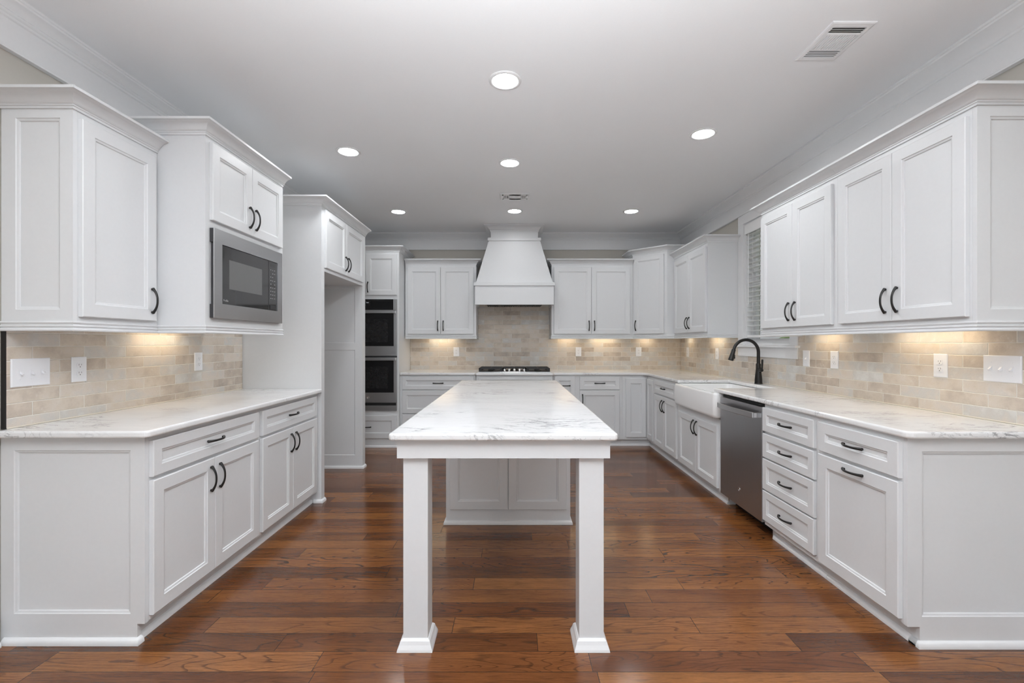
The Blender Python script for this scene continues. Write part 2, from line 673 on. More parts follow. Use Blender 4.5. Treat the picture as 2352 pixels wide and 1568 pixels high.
structure(MB().box(XL - .15, XR + .15, Y0, YB + .15, -0.1, 0.0).done('floor', M_FLOOR))
structure(MB().box(XL - .15, XR + .15, Y0, YB + .15, ZC, ZC + .1).done('ceiling', M_CEIL))
wl = structure(MB().box(XL - .15, XL, Y0, YB, 0, ZC).done('wall_left', M_WALL))
wb = structure(MB().box(XL - .15, XR + .15, YB, YB + .15, 0, ZC).done('wall_back', M_WALL))
WY0, WY1, WZ0, WZ1 = 3.737, 4.50, 1.262, 2.455       # window opening
m = MB()
m.box(XR, XR + .15, Y0, WY0, 0, ZC)
m.box(XR, XR + .15, WY1, YB, 0, ZC)
m.box(XR, XR + .15, WY0, WY1, 0, WZ0)
m.box(XR, XR + .15, WY0, WY1, WZ1, ZC)
wr = structure(m.done('wall_right', M_WALL))

# brick tile backsplashes
m = MB()
m.box(-1.398, TR - .001, TB, YB - .0005, 0.9145, 1.40)
m.box(-.474, .494, TB, YB - .0005, 1.40, 1.80)
m.done('brick_backsplash', M_TILE_B, wb, label='beige and grey brick tile')
MB().box(XL + .0005, TL, 1.952, 3.656, 0.9145, 1.376).done('brick_backsplash', M_TILE_L, wl, label='beige and grey brick tile')
MB().box(XL + .0005, TL + .001, 1.9455, 1.952, 0.9145, 1.376).done('tile_edge_trim', M_BRONZE, wl, label='black metal tile edge')
m = MB()
m.box(TR, XR - .0005, 1.90, 3.636, 0.9145, 1.40)
m.box(TR, XR - .0005, 3.636, 4.614, 0.9145, 1.152)
m.box(TR, XR - .0005, 4.614, TB, 0.9145, 1.40)
m.done('brick_backsplash', M_TILE_R, wr, label='beige and grey brick tile')

M_CAULK = paint('cream_caulk', lin(232, 224, 208), 0.5)
MB().box(-1.397, TR - .004, TB - .004, TB, CT_ + .0004, CT_ + .005).done('caulk_line', M_CAULK, wb)
MB().box(TL, TL + .004, 1.953, 3.655, CT_ + .0004, CT_ + .005).done('caulk_line', M_CAULK, wl)
MB().box(TR - .004, TR, 1.90, TB - .004, CT_ + .0004, CT_ + .005).done('caulk_line', M_CAULK, wr)

# ceiling crown + frieze board
def ceiling_crown(name, path, pr):
    k = pr
    prof = [(0, -.212), (.026, -.212), (.026, -.204), (.019, -.198), (.019, -.080), (.026, -.076), (.028, -.066), (.036, -.062),
            (.040, -.056), (k * .40, -.047), (k * .58, -.035), (k * .74, -.026), (k * .90, -.021), (k * .93, -.014), (k, -.012), (k, -.0005), (0, -.0005)]
    return structure(MB().sweep(path, prof, 1, ZC).done(name, M_TRIM, smooth=True))


ceiling_crown('trim_1', [(XL, Y0), (XL, YB)], 0.085)
ceiling_crown('trim_2', [(XL, YB), (XR, YB)], 0.140)
ceiling_crown('trim_3', [(XR, YB), (XR, Y0)], 0.120)
# baseboard on the near part of the left wall
bprof = [(0, 0), (.016, 0), (.016, .105), (.012, .112), (.010, .122), (.006, .132), (0, .138)]
m = MB()
m.sweep([(XL, Y0), (XL, 1.921)], bprof, 1, 0)
m.sweep([(XL + .016, Y0), (XL + .016, 1.921)], SHOE, 1, 0)
structure(m.done('baseboard_left', M_TRIM))
m = MB()
m.sweep([(XR, 1.90), (XR, Y0)], bprof, 1, 0)
structure(m.done('baseboard_right', M_TRIM))

# ------------------------------------------------------------------ frames for the runs
FL = Frame(-1.572, 0, 0, 1, 1, 0)      # left base face
FLU = Frame(-1.880, 0, 0, 1, 1, 0)     # left wall cabinet face
FLM = Frame(-1.625, 0, 0, 1, 1, 0)     # microwave cabinet face
FLF = Frame(-1.540, 0, 0, 1, 1, 0)     # fridge enclosure face
FR = Frame(1.665, 0, 0, 1, -1, 0)      # right base face
FRU = Frame(1.967, 0, 0, 1, -1, 0)     # right wall cabinets face
FB = Frame(0, 5.640, 1, 0, 0, -1)      # back base face
FBC = Frame(0, 5.590, 1, 0, 0, -1)     # cooktop bump-out face
FBU = Frame(0, 5.870, 1, 0, 0, -1)     # back wall cabinets face
FO = Frame(0, 5.594, 1, 0, 0, -1)      # oven tower face
DZ0, DZ1, WZT = 0.109, 0.689, 0.861    # base door and drawer heights
UB, UD0, UD1 = 1.377, 1.397, 2.256     # wall cabinets
CT, CB = 0.914, 0.884


def base_root(f, s0, s1, label, depth, name='base_cabinet', cat='cabinet', group='white base cabinets'):
    p = f.p((s0 + s1) / 2, 0, -depth / 2)
    return thing(name, label, cat, p, group)


def base_body(root, f, s0, s1, depth, ztop=CB - .0005, toe=True, z0=.087):
    MB().fbox(f, s0, s1, z0, ztop, -depth, 0).done('body', M_CAB, root)
    if toe:
        MB().fbox(f, s0, s1, 0.0, z0, -depth, -.052).done('toe_kick', M_CAB, root)


def shoe_line(root, f, s0, s1, d):
    a, b = f.p(s0, 0, d), f.p(s1, 0, d)
    dirv = (b - a).normalized()
    rh = Vector((dirv.y, -dirv.x, 0))
    shoe(root, [(a.x, a.y), (b.x, b.y)], 1 if rh.dot(f.n) > 0 else -1)


# ------------------------------------------------------------------ LEFT: base cabinets
def end_panel(root, f, s0, s1, toe_s0, toe_s1, sides, shoe_path, sign):
    m = MB()
    m.shaker(f, s0, s1, .085, CB - .001, t=.019, d0=0, sides=sides, edge=0)
    m.fbox(f, toe_s0, toe_s1, 0, .085, 0, .019)
    m.done('end_panel', M_CAB, root)
    shoe(root, shoe_path, sign)


r = base_root(FL, 1.964, 2.803, 'white left-hand base cabinet with panelled end, two doors and a drawer, nearest the camera', .60)
base_body(r, FL, 1.963, 2.803, .612)
Fe = Frame(0, 1.9625, 1, 0, 0, -1)
end_panel(r, Fe, -2.186, -1.572, -2.186, -1.604, (.055, .061, .0425, .058), [(-2.172, 1.9435), (-1.604, 1.9435), (-1.604, 1.962)], 1)
shoe_line(r, FL, 1.962, 2.803, -.052)
d = door(r, FL, 1.9665, 2.780, .705, WZT, (2.373, .783, 'h'), 'drawer', .045)
door(r, FL, 1.9665, 2.372, DZ0, DZ1, (2.338, .586, 'v'))
door(r, FL, 2.3745, 2.780, DZ0, DZ1, (2.408, .586, 'v'))

r = base_root(FL, 2.803, 3.655, 'white base cabinet with two doors and a drawer, set against the tall white fridge panel', .60)
base_body(r, FL, 2.804, 3.657, .612)
shoe_line(r, FL, 2.803, 3.657, -.052)
door(r, FL, 2.826, 3.606, .705, WZT, (3.216, .783, 'h'), 'drawer', .045)
door(r, FL, 2.826, 3.2135, DZ0, DZ1, (3.180, .586, 'v'))
door(r, FL, 3.216, 3.612, DZ0, DZ1, (3.250, .586, 'v'))

EDGE = 0.009


def slab(name, poly, label, cat, loc, z0=CB, z1=CT):
    r = MB()
    o = r.prism([(x - loc[0], y - loc[1]) for x, y in poly], z0 - loc[2], z1 - loc[2]).done(name, M_MARBLE, None, bevel=EDGE, seg=3, angle=60)
    o.location = loc
    tag(o, label, cat)
    return o


slab('countertop', [(-2.172, 3.656), (-2.172, 1.902)] + arc(-1.560, 1.932, .030, -90, 0, 6) + [(-1.530, 3.656)],
     'white and grey veined marble countertop along the left wall under the microwave', 'countertop', (-1.85, 2.78, CB))

# ------------------------------------------------------------------ LEFT: wall cabinets
def upper(root, f, s0, s1, depth, z1, z0=UB):
    MB().fbox(f, s0, s1, z0, z1, -depth, 0).done('body', M_CAB, root)


r = thing('wall_cabinet', 'white wall cabinet with a single door and a panelled end, beside the microwave cabinet', 'cabinet', (-2.03, 2.18, UB))
upper(r, FLU, 1.964, 2.404, .308, 2.352)
m = MB()
m.shaker(Frame(0, 1.9635, 1, 0, 0, -1), -2.186, -1.880, UB, 2.352, t=.0185, sides=(.060, .055, .049, .107), edge=0)
m.done('end_panel', M_CAB, r)
door(r, FLU, 1.969, 2.3765, UD0, 2.253, (2.345, 1.500, 'v'))
crown(r, [(-2.186, 1.945), (-1.880, 1.945), (-1.880, 2.404)], 2.283)
rail(r, [(-2.186, 1.945), (-1.880, 1.945), (-1.880, 2.404)])

r = thing('microwave_cabinet', 'taller white wall cabinet that holds the built-in microwave below two small doors', 'cabinet', (-1.9, 2.81, UB))
m = MB()
y0, y1 = 2.405, 3.210
m.fbox(FLM, y0, 2.455, UB, 2.449, -.562, 0)
m.fbox(FLM, 3.140, y1, UB, 2.449, -.562, 0)
m.fbox(FLM, 2.455, 3.140, UB, 1.435, -.562, 0)
m.fbox(FLM, 2.455, 3.140, 1.885, 2.449, -.562, 0)
m.fbox(FLM, 2.455, 3.140, 1.435, 1.885, -.562, -.545)
m.done('body', M_CAB, r)
door(r, FLM, 2.436, 2.8035, 1.941, 2.357, (2.772, 2.045, 'v'))
door(r, FLM, 2.806, 3.176, 1.941, 2.357, (2.838, 2.045, 'v'))
crown(r, [(-2.186, y0), (-1.625, y0), (-1.625, y1)], 2.381)
rail(r, [(-1.874, y0), (-1.625, y0), (-1.625, y1)])

# built-in microwave with its steel trim kit
r = thing('microwave', 'built-in microwave with stainless trim and black glass door', 'microwave', (-1.65, 2.798, 1.42))
f = FLM
MB().fbox(f, 2.47, 3.125, 1.445, 1.875, -.50, .0).done('body', M_SIDE, r)
m = MB()
a, b, c, e = 2.437, 3.159, 1.418, 1.901
ga, gb, gc, ge = 2.507, 3.094, 1.4985, 1.824
g = (ga - a - .0003, b - gb - .0003, gc - c - .0003, e - ge - .0003)
m.ringband(f, a, b, c, e, [(0, 0, 0, 0, .021), (0, 0, 0, 0, .0235), (.0015, .0015, .0015, .0015, .025), (*g, .025), (*g, .0005), (.06, .06, .06, .06, .0005), (.06, .06, .06, .06, .021)])
m.done('trim_frame', M_STEEL, r, label='brushed stainless trim frame')
m = MB()
m.fbox(f, a + .001, b - .001, c + .001, c + .075, .001, .021)
m.fbox(f, a + .001, b - .001, e - .075, e - .001, .001, .021)
m.fbox(f, a + .012, a + .05, c + .075, e - .075, .001, .021)
m.fbox(f, b - .05, b - .012, c + .075, e - .075, .001, .021)
m.done('trim_spacer', M_SIDE, r, label='dark grey edge of the trim')
dr = MB().fbox(f, ga, 2.990, gc, ge, .001, .0195).done('door', M_MWGLASS, r, bevel=.002, label='black glass door')
MB().fbox(f, 2.576, 2.912, 1.587, 1.752, .0195, .0200).done('window', M_MWWIN, dr, label='grey mesh window')
text(dr, 'Profile', f, 2.545, 1.519, .0200, .017, M_PRINT)
pn = MB().fbox(f, 2.9925, gb, gc, ge, .001, .0195).done('control_panel', M_MWGLASS, r, bevel=.002)
MB().fbox(f, 3.012, 3.072, 1.790, 1.806, .0195, .0199).done('display', M_OVENWIN, pn)
random.seed(4)
for i in range(9):
    for k in range(3):
        if random.random() < .88:
            yy = 3.012 + k * .024
            zz = 1.765 - i * .0235
            MB().fbox(f, yy, yy + .009 + .004 * random.random(), zz, zz + .0035, .0195, .0198).done('key_legend', M_PRINT, pn)
MB().fbox(f, 3.012, 3.074, 1.507, 1.533, .0195, .021).done('door_button', M_SIDE, pn)

# ------------------------------------------------------------------ LEFT: refrigerator enclosure
r = thing('fridge_surround', 'tall white cabinet around the empty fridge space, two doors across its top', 'cabinet', (-1.86, 4.2, 0))
EZ = 2.45
MB().box(XL + .002, -1.540, 3.660, 3.717, 0, EZ).done('side_panel', M_CAB, r)
m = MB()
fp = Frame(0, 4.660, 1, 0, 0, -1)
x0, x1 = XL + .002, -1.568
for za, zb, sd in ((.0, 1.246, (.06, .050, .135, .035)), (1.246, 1.866, (.06, .050, .035, .02))):
    m.rings(fp, x0, x1, za, zb, [(0, 0, 0, 0, -.05), (0, 0, 0, 0, 0), (*sd, 0)] + [(sd[0] + k, sd[1] + k, sd[2] + k, sd[3] + k, q) for k, q in ((.003, -.003), (.006, -.006))])
m.box(-1.568, -1.540, 4.660, 4.740, 0, 1.866)
m.done('side_panel', M_CAB, r, label='panelled far side of the fridge space')
MB().box(XL + .002, -1.540, 3.717, 4.740, 1.866, EZ).done('body', M_CAB, r)
door(r, FLF, 3.710, 4.1595, 1.895, 2.368, (4.128, 1.998, 'v'))
door(r, FLF, 4.162, 4.640, 1.895, 2.368, (4.194, 1.998, 'v'))
crown(r, [(XL + .002, 3.660), (-1.540, 3.660), (-1.540, 4.740)], 2.386)
shoe(r, [(-1.600, 3.660), (-1.540, 3.660), (-1.540, 3.717)])
shoe(r, [(XL + .002, 4.660), (-1.540, 4.660), (-1.540, 4.740)])

# ------------------------------------------------------------------ BACK: oven tower
r = thing('oven_cabinet', 'tall white cabinet that houses the double wall oven, beside the fridge space', 'cabinet', (-1.79, 5.89, 0))
x0, x1 = XL + .004, -1.400
OX0, OX1 = -2.176, -1.425
m = MB()
m.box(x0, x1, 5.594, 6.198, 0, .453)
m.box(x0, x1, 5.594, 6.198, 1.820, 2.468)
m.box(x0, x1, 6.170, 6.198, .453, 1.820)
m.box(OX1 + .001, x1, 5.594, 6.170, .453, 1.820)
m.done('body', M_CAB, r)
dx = 2.1625
door(r, FO, -2.165, -1.809, 1.868, 2.372, (-1.838, 1.965, 'v'))
door(r, FO, -1.8065, -1.425, 1.868, 2.372, (-1.777, 1.965, 'v'))
door(r, FO, -2.165, -1.425, .1136, .394, (-1.800, .254, 'h'), 'drawer', .062)
crown(r, [(x0, 5.594), (x1, 5.594), (x1, 6.195)], 2.400)
shoe(r, [(x0, 5.594), (x1, 5.594), (x1, 5.66)])

r = thing('wall_oven', 'double wall oven with black glass doors and stainless bar handles', 'oven', (-1.80, 5.85, .455))
fo = FO
ob = MB().fbox(fo, OX0 + .02, OX1 - .004, .457, 1.815, -.55, .0).done('body', M_SIDE, r)
m = MB()
m.fbox(fo, OX0, OX1, .4545, .5125, .001, .022)
m.fbox(fo, OX0, OX1, .5125, .552, .001, .008)
m.done('lower_trim', M_STEEL, r, label='stainless strip under the lower oven')
MB().fbox(fo, OX0 + .01, OX1 - .01, .516, .549, .008, .0095).done('air_vent', M_DARK, r, label='black air slot')
cp = MB().fbox(fo, OX0, OX1, 1.6845, 1.818, .001, .022).done('control_panel', M_STEEL, r)
MB().fbox(fo, OX0 + .002, -1.466, 1.687, 1.816, .022, .0235).done('glass', M_OVENGLASS, cp, label='black control glass')
MB().fbox(fo, -1.86, -1.745, 1.722, 1.800, .0235, .0238).done('display', M_OVENWIN, cp)
text(cp, '12:41', fo, -1.780, 1.775, .0240, .016, M_LED, 'clock_digits')
for za, zb, ha in ((1.1225, 1.682, 1.658), (.5545, 1.104, 1.085)):
    dr = MB().fbox(fo, OX0, OX1, za, zb, .001, .024).done('oven_door', M_STEEL, r, bevel=.002)
    gz0, gz1 = za + .121, zb - .036
    MB().fbox(fo, OX0 + .002, -1.4605, gz0, gz1 + .03, .024, .0255).done('glass', M_OVENGLASS, dr, label='black door glass')
    MB().fbox(fo, -2.07, -1.532, gz0 + .05, gz1 - .075, .0255, .0258).done('window', M_OVENWIN, dr, label='dark oven window')
    m = MB()
    m.fbox(fo, OX0 + .01, OX1 - .003, ha - .017, ha + .017, .060, .074)
    hb = m.done('handle', M_STEEL, dr, bevel=.004)
    for xx in (OX0 + .01, OX1 - .031):
        MB().fbox(fo, xx, xx + .028, ha - .015, ha + .015, .0255, .0602).done('handle_bracket', M_CHROME, dr)
em = MB().lathe([(.016, -.0252), (.016, -.0268), (.0135, -.0272), (.012, -.0262), (.0, -.0262)], (-1.775, 5.594, .614), 24, 'y').done('emblem', M_CHROME, dr, smooth=True, label='round chrome emblem')

# ------------------------------------------------------------------ BACK: base cabinets
r = base_root(FB, -1.398, -.47, 'white three-drawer base cabinet between the wall oven cabinet and the cooktop', .55)
base_body(r, FB, -1.398, -.462, .545)
door(r, FB, -1.369, -.482, .705, .867, (-.925, .786, 'h'), 'drawer', .045)
door(r, FB, -1.369, -.482, .4125, .695, (-.925, .554, 'h'), 'drawer', .055)
door(r, FB, -1.369, -.482, .112, .4025, (-.925, .257, 'h'), 'drawer', .055)
shoe_line(r, FB, -1.398, -.462, -.052)

r = base_root(FBC, -.455, .49, 'white cooktop base cabinet that steps forward under the gas cooktop', .6)
base_body(r, FBC, -.453, .487, .594)
door(r, FBC, -.43, .464, .705, .862, None, 'front_panel', .03)
door(r, FBC, -.43, .016, .112, .695, (-.02, .60, 'v'))
door(r, FBC, .018, .464, .112, .695, (.052, .60, 'v'))
shoe_line(r, FBC, -.453, .487, -.052)

r = base_root(FB, .495, .79, 'narrow white base cabinet just right of the cooktop, half hidden by the island', .55)
base_body(r, FB, .496, .795, .545)
door(r, FB, .512, .764, .112, .867, (.640, .755, 'h'), st=.05)
shoe_line(r, FB, .496, .795, -.052)

r = base_root(FB, .795, 1.36, 'white back-wall base cabinet, one drawer over one door, beside the corner cabinet', .55)
base_body(r, FB, .796, 1.352, .545)
door(r, FB, .824, 1.315, .705, .862, (1.07, .785, 'h'), 'drawer', .05)
door(r, FB, .824, 1.315, .112, .695, (.856, .586, 'v'))
shoe_line(r, FB, .796, 1.352, -.052)

# corner cabinet with a folding door on two faces
r = thing('corner_cabinet', 'white corner base cabinet with a folding door and no handle', 'cabinet', (1.95, 5.85, 0))
m = MB()
m.prism([(1.353, 6.186), (1.353, 5.640), (1.665, 5.640), (1.665, 5.352), (2.277, 5.352), (2.277, 6.186)], .087, CB - .0005)
m.done('body', M_CAB, r)
m = MB()
m.prism([(1.353, 6.186), (1.353, 5.692), (1.717, 5.692), (1.717, 5.352), (2.277, 5.352), (2.277, 6.186)], 0, .087)
m.done('toe_kick', M_CAB, r)
door(r, FB, 1.392, 1.643, .118, .842)
door(r, FR, 5.372, 5.618, .118, .842)
shoe(r, [(1.353, 5.692), (1.717, 5.692), (1.717, 5.352)], 1)

# ------------------------------------------------------------------ RIGHT: base run
r = base_root(FR, 4.575, 5.35, 'white base cabinet with a drawer over two doors, between the corner and the farmhouse sink', .6)
base_body(r, FR, 4.578, 5.351, .61)
door(r, FR, 4.625, 5.330, .705, .855, (4.985, .780, 'h'), 'drawer', .05)
door(r, FR, 4.603, 4.986, DZ0, DZ1, (4.950, .586, 'v'))
door(r, FR, 4.989, 5.330, DZ0, DZ1, (5.024, .586, 'v'))
shoe_line(r, FR, 4.578, 5.351, -.052)

r = base_root(FR, 3.62, 4.575, 'white two-door cabinet directly below the farmhouse sink', .6, 'sink_cabinet')
base_body(r, FR, 3.618, 4.577, .61, .668)
door(r, FR, 3.680, 4.109, DZ0, .612, (4.075, .520, 'v'))
door(r, FR, 4.1115, 4.536, DZ0, .612, (4.145, .520, 'v'))
shoe_line(r, FR, 3.618, 4.577, -.052)
MB().fbox(FR, 3.6185, 3.622, 0, .085, -.054, -.0475).done('raw_edge', M_WEDGE, r, label='bare wood edge')

# fireclay apron sink
def rrect(x0, x1, y0, y1, rr, z, n=6):
    p = arc(x1 - rr, y1 - rr, rr, 0, 90, n) + arc(x0 + rr, y1 - rr, rr, 90, 180, n) + arc(x0 + rr, y0 + rr, rr, 180, 270, n) + arc(x1 - rr, y0 + rr, rr, 270, 360, n)
    return [Vector((x, y, z)) for x, y in p]


r = thing('farmhouse_sink', 'white fireclay farmhouse sink with a deep apron front', 'sink', (1.89, 4.095, .67))
sx0, sx1, sy0, sy1 = 1.605, 2.19, 3.6385, 4.552
L = []
for k, zz in ((.022, .676), (.010, .680), (.003, .690), (0, .704), (0, .862), (.002, .872), (.008, .8805)):
    L.append(rrect(sx0 + k, sx1 - k, sy0 + k, sy1 - k, .032, zz))
for k, zz in ((.026, .8805), (.034, .876), (.037, .866), (.040, .720), (.052, .700), (.075, .694)):
    L.append(rrect(sx0 + k, sx1 - k, sy0 + k, sy1 - k, .05, zz))
MB().loops(L).done('basin', M_CERAMIC, r, smooth=True)
MB().lathe([(.045, .0), (.045, .003), (.035, .004), (.030, .001), (0, .001)], (1.93, 4.095, .694), 24).done('drain', M_STEEL, r, smooth=True)

# dishwasher
r = thing('dishwasher', 'dark stainless dishwasher with a curved bar handle, between the sink and the drawers', 'dishwasher', (1.95, 3.31, 0))
MB().fbox(FR, 3.018, 3.608, .100, .870, -.58, -.008).done('body', M_DARK, r)
MB().fbox(FR, 3.018, 3.608, 0, .100, -.58, -.10).done('toe_panel', M_DARK, r)
dr = MB().fbox(FR, 3.012, 3.614, .097, .858, -.007, .020).done('door', M_SLATE, r, bevel=.003)
MB().fbox(FR, 3.014, 3.612, .859, .876, -.0075, -.002).done('gap_shade_strip', M_DARK, r, label='black strip for the shaded gap under the counter')  # black strip stands in for the shade in the gap above the door
n = 24
L = []
for i in range(n + 1):
    q = -1 + 2 * i / n
    s = 3.300 + q * .262
    dd = .064 + .016 * (1 - q * q)
    L.append([FR.p(s, .781, dd - .006), FR.p(s, .781, dd + .006), FR.p(s, .819, dd + .006), FR.p(s, .819, dd - .006)])
hd = MB().loops(L).done('handle', M_STEEL, dr, bevel=.003)
for s in (3.038, 3.532):
    MB().fbox(FR, s + .002, s + .028, .785, .815, .020, .0578).done('handle_bracket', M_CHROME, dr)
MB().lathe([(.013, -.0201), (.013, -.0218), (.011, -.0224), (.0095, -.0214), (0, -.0214)], (1.665, 3.314, .219), 24, 'x').done('emblem', M_CHROME, dr, smooth=True, label='round chrome emblem')

# four-drawer stack
r = base_root(FR, 2.47, 3.01, 'white four-drawer base cabinet beside the dishwasher', .6, 'drawer_cabinet')
base_body(r, FR, 2.475, 3.010, .61)
for za, zb in ((.705, .8605), (.534, .690), (.3245, .5245), (.1206, .3154)):
    door(r, FR, 2.496, 3.006, za, zb, (2.750, (za + zb) / 2, 'h'), 'drawer', .045)
m = MB()
shoe_line(r, FR, 2.475, 2.985, -.052)

# pull-out cabinet with panelled end
r = base_root(FR, 1.94, 2.475, 'white base cabinet with a drawer over a pull-out door, right of the four-drawer stack', .6)
base_body(r, FR, 1.942, 2.474, .61)
Fe = Frame(0, 1.9415, 1, 0, 0, -1)
end_panel(r, Fe, 1.665, 2.278, 1.717, 2.278, (.061, .055, .0425, .058), [(1.717, 1.96), (1.717, 1.9225), (2.278, 1.9225)], -1 if False else 1)
shoe_line(r, FR, 1.925, 2.474, -.052)
door(r, FR, 1.9465, 2.458, .705, .8605, (2.202, .783, 'h'), 'drawer', .055)
door(r, FR, 1.9465, 2.458, .106, .689, (2.202, .659, 'h'), st=.062)

# L-shaped worktop round the back and right walls
poly = [(-1.397, 6.187), (-1.397, 5.612), (-.475, 5.612), (-.452, 5.560), (.487, 5.560), (.510, 5.612), (1.555, 5.612)]
poly += [(1.640 - .085 + .085 * math.sin(R(a)), 5.527 + .085 * math.cos(R(a))) for a in range(15, 91, 15)]
poly += [(1.640, 4.535), (2.150, 4.535), (2.150, 3.722), (1.640, 3.722), (1.640, 1.920)] + arc(1.672, 1.922, .032, 180, 270, 6)[1:] + [(2.278, 1.890), (2.278, 6.187)]
slab('countertop', poly, 'L-shaped white marble countertop round the back and right walls, cut out for the sink', 'countertop', (1.9, 5.8, CB))

# ------------------------------------------------------------------ BACK: wall cabinets
r = thing('wall_cabinet', 'white two-door wall cabinet left of the range hood', 'cabinet', (-.93, 6.03, UB))
upper(r, FBU, -1.389, -.476, .312, 2.355)
door(r, FBU, -1.357, -.934, UD0, UD1, (-.968, 1.503, 'v'))
door(r, FBU, -.931, -.507, UD0, UD1, (-.897, 1.503, 'v'))
crown(r, [(-1.389, 5.870), (-.476, 5.870), (-.476, 6.186)], 2.289)
rail(r, [(-1.389, 5.870), (-.476, 5.870), (-.476, 6.186)])

r = thing('wall_cabinet', 'white two-door wall cabinet right of the range hood', 'cabinet', (1.01, 6.03, UB))
upper(r, FBU, .496, 1.541, .312, 2.355)
door(r, FBU, .525, 1.0075, UD0, UD1, (.975, 1.503, 'v'))
door(r, FBU, 1.0105, 1.504, UD0, UD1, (1.045, 1.503, 'v'))
crown(r, [(.496, 6.186), (.496, 5.870), (1.541, 5.870)], 2.289)
rail(r, [(.496, 6.186), (.496, 5.870), (1.541, 5.870)])

r = thing('corner_wall_cabinet', 'taller white corner wall cabinet with one angled door', 'cabinet', (1.95, 5.9, UB))
A, Cc = (1.543, 5.870), (1.877, 5.548)
m = MB()
m.prism([(1.543, 6.186), A, Cc, (2.277, 5.548), (2.277, 6.186)], UB, 2.468)
m.done('body', M_CAB, r)
dl = math.hypot(Cc[0] - A[0], Cc[1] - A[1])
ax, ay = (Cc[0] - A[0]) / dl, (Cc[1] - A[1]) / dl
FD = Frame(A[0], A[1], ax, ay, ay, -ax)
door(r, FD, .024, .428, UD0, 2.372, (.055, 1.503, 'v'), st=.052)
crown(r, [(1.543, 6.186), A, Cc, (2.277, 5.548)], 2.400)
rail(r, [A, Cc, (1.967, 5.548)])

# ------------------------------------------------------------------ RIGHT: wall cabinets
r = thing('wall_cabinet', 'white two-door wall cabinet in the far right corner, left of the window', 'cabinet', (2.12, 5.07, UB))
upper(r, FRU, 4.602, 5.547, .310, 2.362)
door(r, FRU, 4.622, 5.063, UD0, 2.262, (5.028, 1.503, 'v'))
door(r, FRU, 5.066, 5.515, UD0, 2.262, (5.100, 1.503, 'v'))
crown(r, [(1.967, 5.547), (1.967, 4.602), (2.277, 4.602)], 2.297)
rail(r, [(1.967, 5.547), (1.967, 4.602), (2.277, 4.602)])

r = thing('wall_cabinet', 'white two-door wall cabinet on the right wall just in front of the window blind', 'cabinet', (2.12, 3.18, UB))
upper(r, FRU, 2.761, 3.596, .310, 2.352)
door(r, FRU, 2.791, 3.1775, UD0, 2.258, (3.142, 1.503, 'v'))
door(r, FRU, 3.180, 3.5815, UD0, 2.258, (3.214, 1.503, 'v'))
crown(r, [(1.967, 2.761), (1.967, 3.596), (2.277, 3.596)], 2.290, -1)
rail(r, [(1.967, 2.761), (1.967, 3.596), (2.277, 3.596)], sign=-1)

r = thing('wall_cabinet', 'white two-door wall cabinet with a panelled end, above the right-hand triple switch plate', 'cabinet', (2.12, 2.35, UB))
upper(r, FRU, 1.949, 2.760, .310, 2.352)
m = MB()
m.shaker(Frame(0, 1.9485, 1, 0, 0, -1), 1.967, 2.277, UB, 2.352, t=.0185, sides=(.055, .060, .049, .107), edge=0)
m.done('end_panel', M_CAB, r)
door(r, FRU, 1.9615, 2.3425, UD0, 2.260, (2.308, 1.503, 'v'))
door(r, FRU, 2.345, 2.728, UD0, 2.260, (2.380, 1.503, 'v'))
crown(r, [(2.277, 1.930), (1.967, 1.930), (1.967, 2.760)], 2.290, -1)
rail(r, [(2.277, 1.930), (1.967, 1.930), (1.967, 2.760)], sign=-1)

# ------------------------------------------------------------------ range hood
r = thing('range_hood', 'white tapered wooden range hood over the gas cooktop', 'range hood', (.016, 5.95, 1.76))
hx, hy, hb_ = .016, 5.680, 6.186
m = MB()
m.box(hx - .491, hx + .491, hy, hy + .02, 1.760, 1.996)
m.box(hx - .491, hx - .471, hy + .02, hb_, 1.760, 1.996)
m.box(hx + .471, hx + .491, hy + .02, hb_, 1.760, 1.996)
m.box(hx - .471, hx + .471, hy + .02, hb_, 1.800, 1.996)
m.done('skirt', M_CAB, r)
MB().box(hx - .505, hx + .505, hy - .015, hb_, 1.996, 2.036).done('ledge', M_CAB, r, bevel=.002)
m = MB()
zt, zb2 = 2.560, 2.036
m.hexa([(hx - .480, hy + .012, zb2), (hx + .480, hy + .012, zb2), (hx + .480, hb_, zb2), (hx - .480, hb_, zb2),
        (hx - .322, hy + .02, zt), (hx + .322, hy + .02, zt), (hx + .322, hb_, zt), (hx - .322, hb_, zt)])
m.done('tapered_shroud', M_CAB, r)
MB().box(hx - .332, hx + .332, hy + .006, hb_, 2.560, 2.597).done('band', M_CAB, r, bevel=.002)
MB().box(hx - .295, hx + .295, hy + .03, hb_, 2.597, ZC - .001).done('neck', M_CAB, r)
HC = [(o * 1.2, h * 1.22) for o, h in CROWN]
MB().sweep([(hx - .295, hb_), (hx - .295, hy + .03), (hx + .295, hy + .03), (hx + .295, hb_)], HC, 1, ZC - .0845).done('crown_moulding', M_CAB, r, smooth=True)
m = MB()
m.box(hx - .36, hx + .36, hy + .06, hb_ - .05, 1.775, 1.7995)
for i in range(30):
    xx = hx - .35 + i * .0236
    m.box(xx, xx + .012, hy + .07, hb_ - .06, 1.766, 1.775)
m.done('baffle_filter', M_IRON, r, label='dark baffle filter')

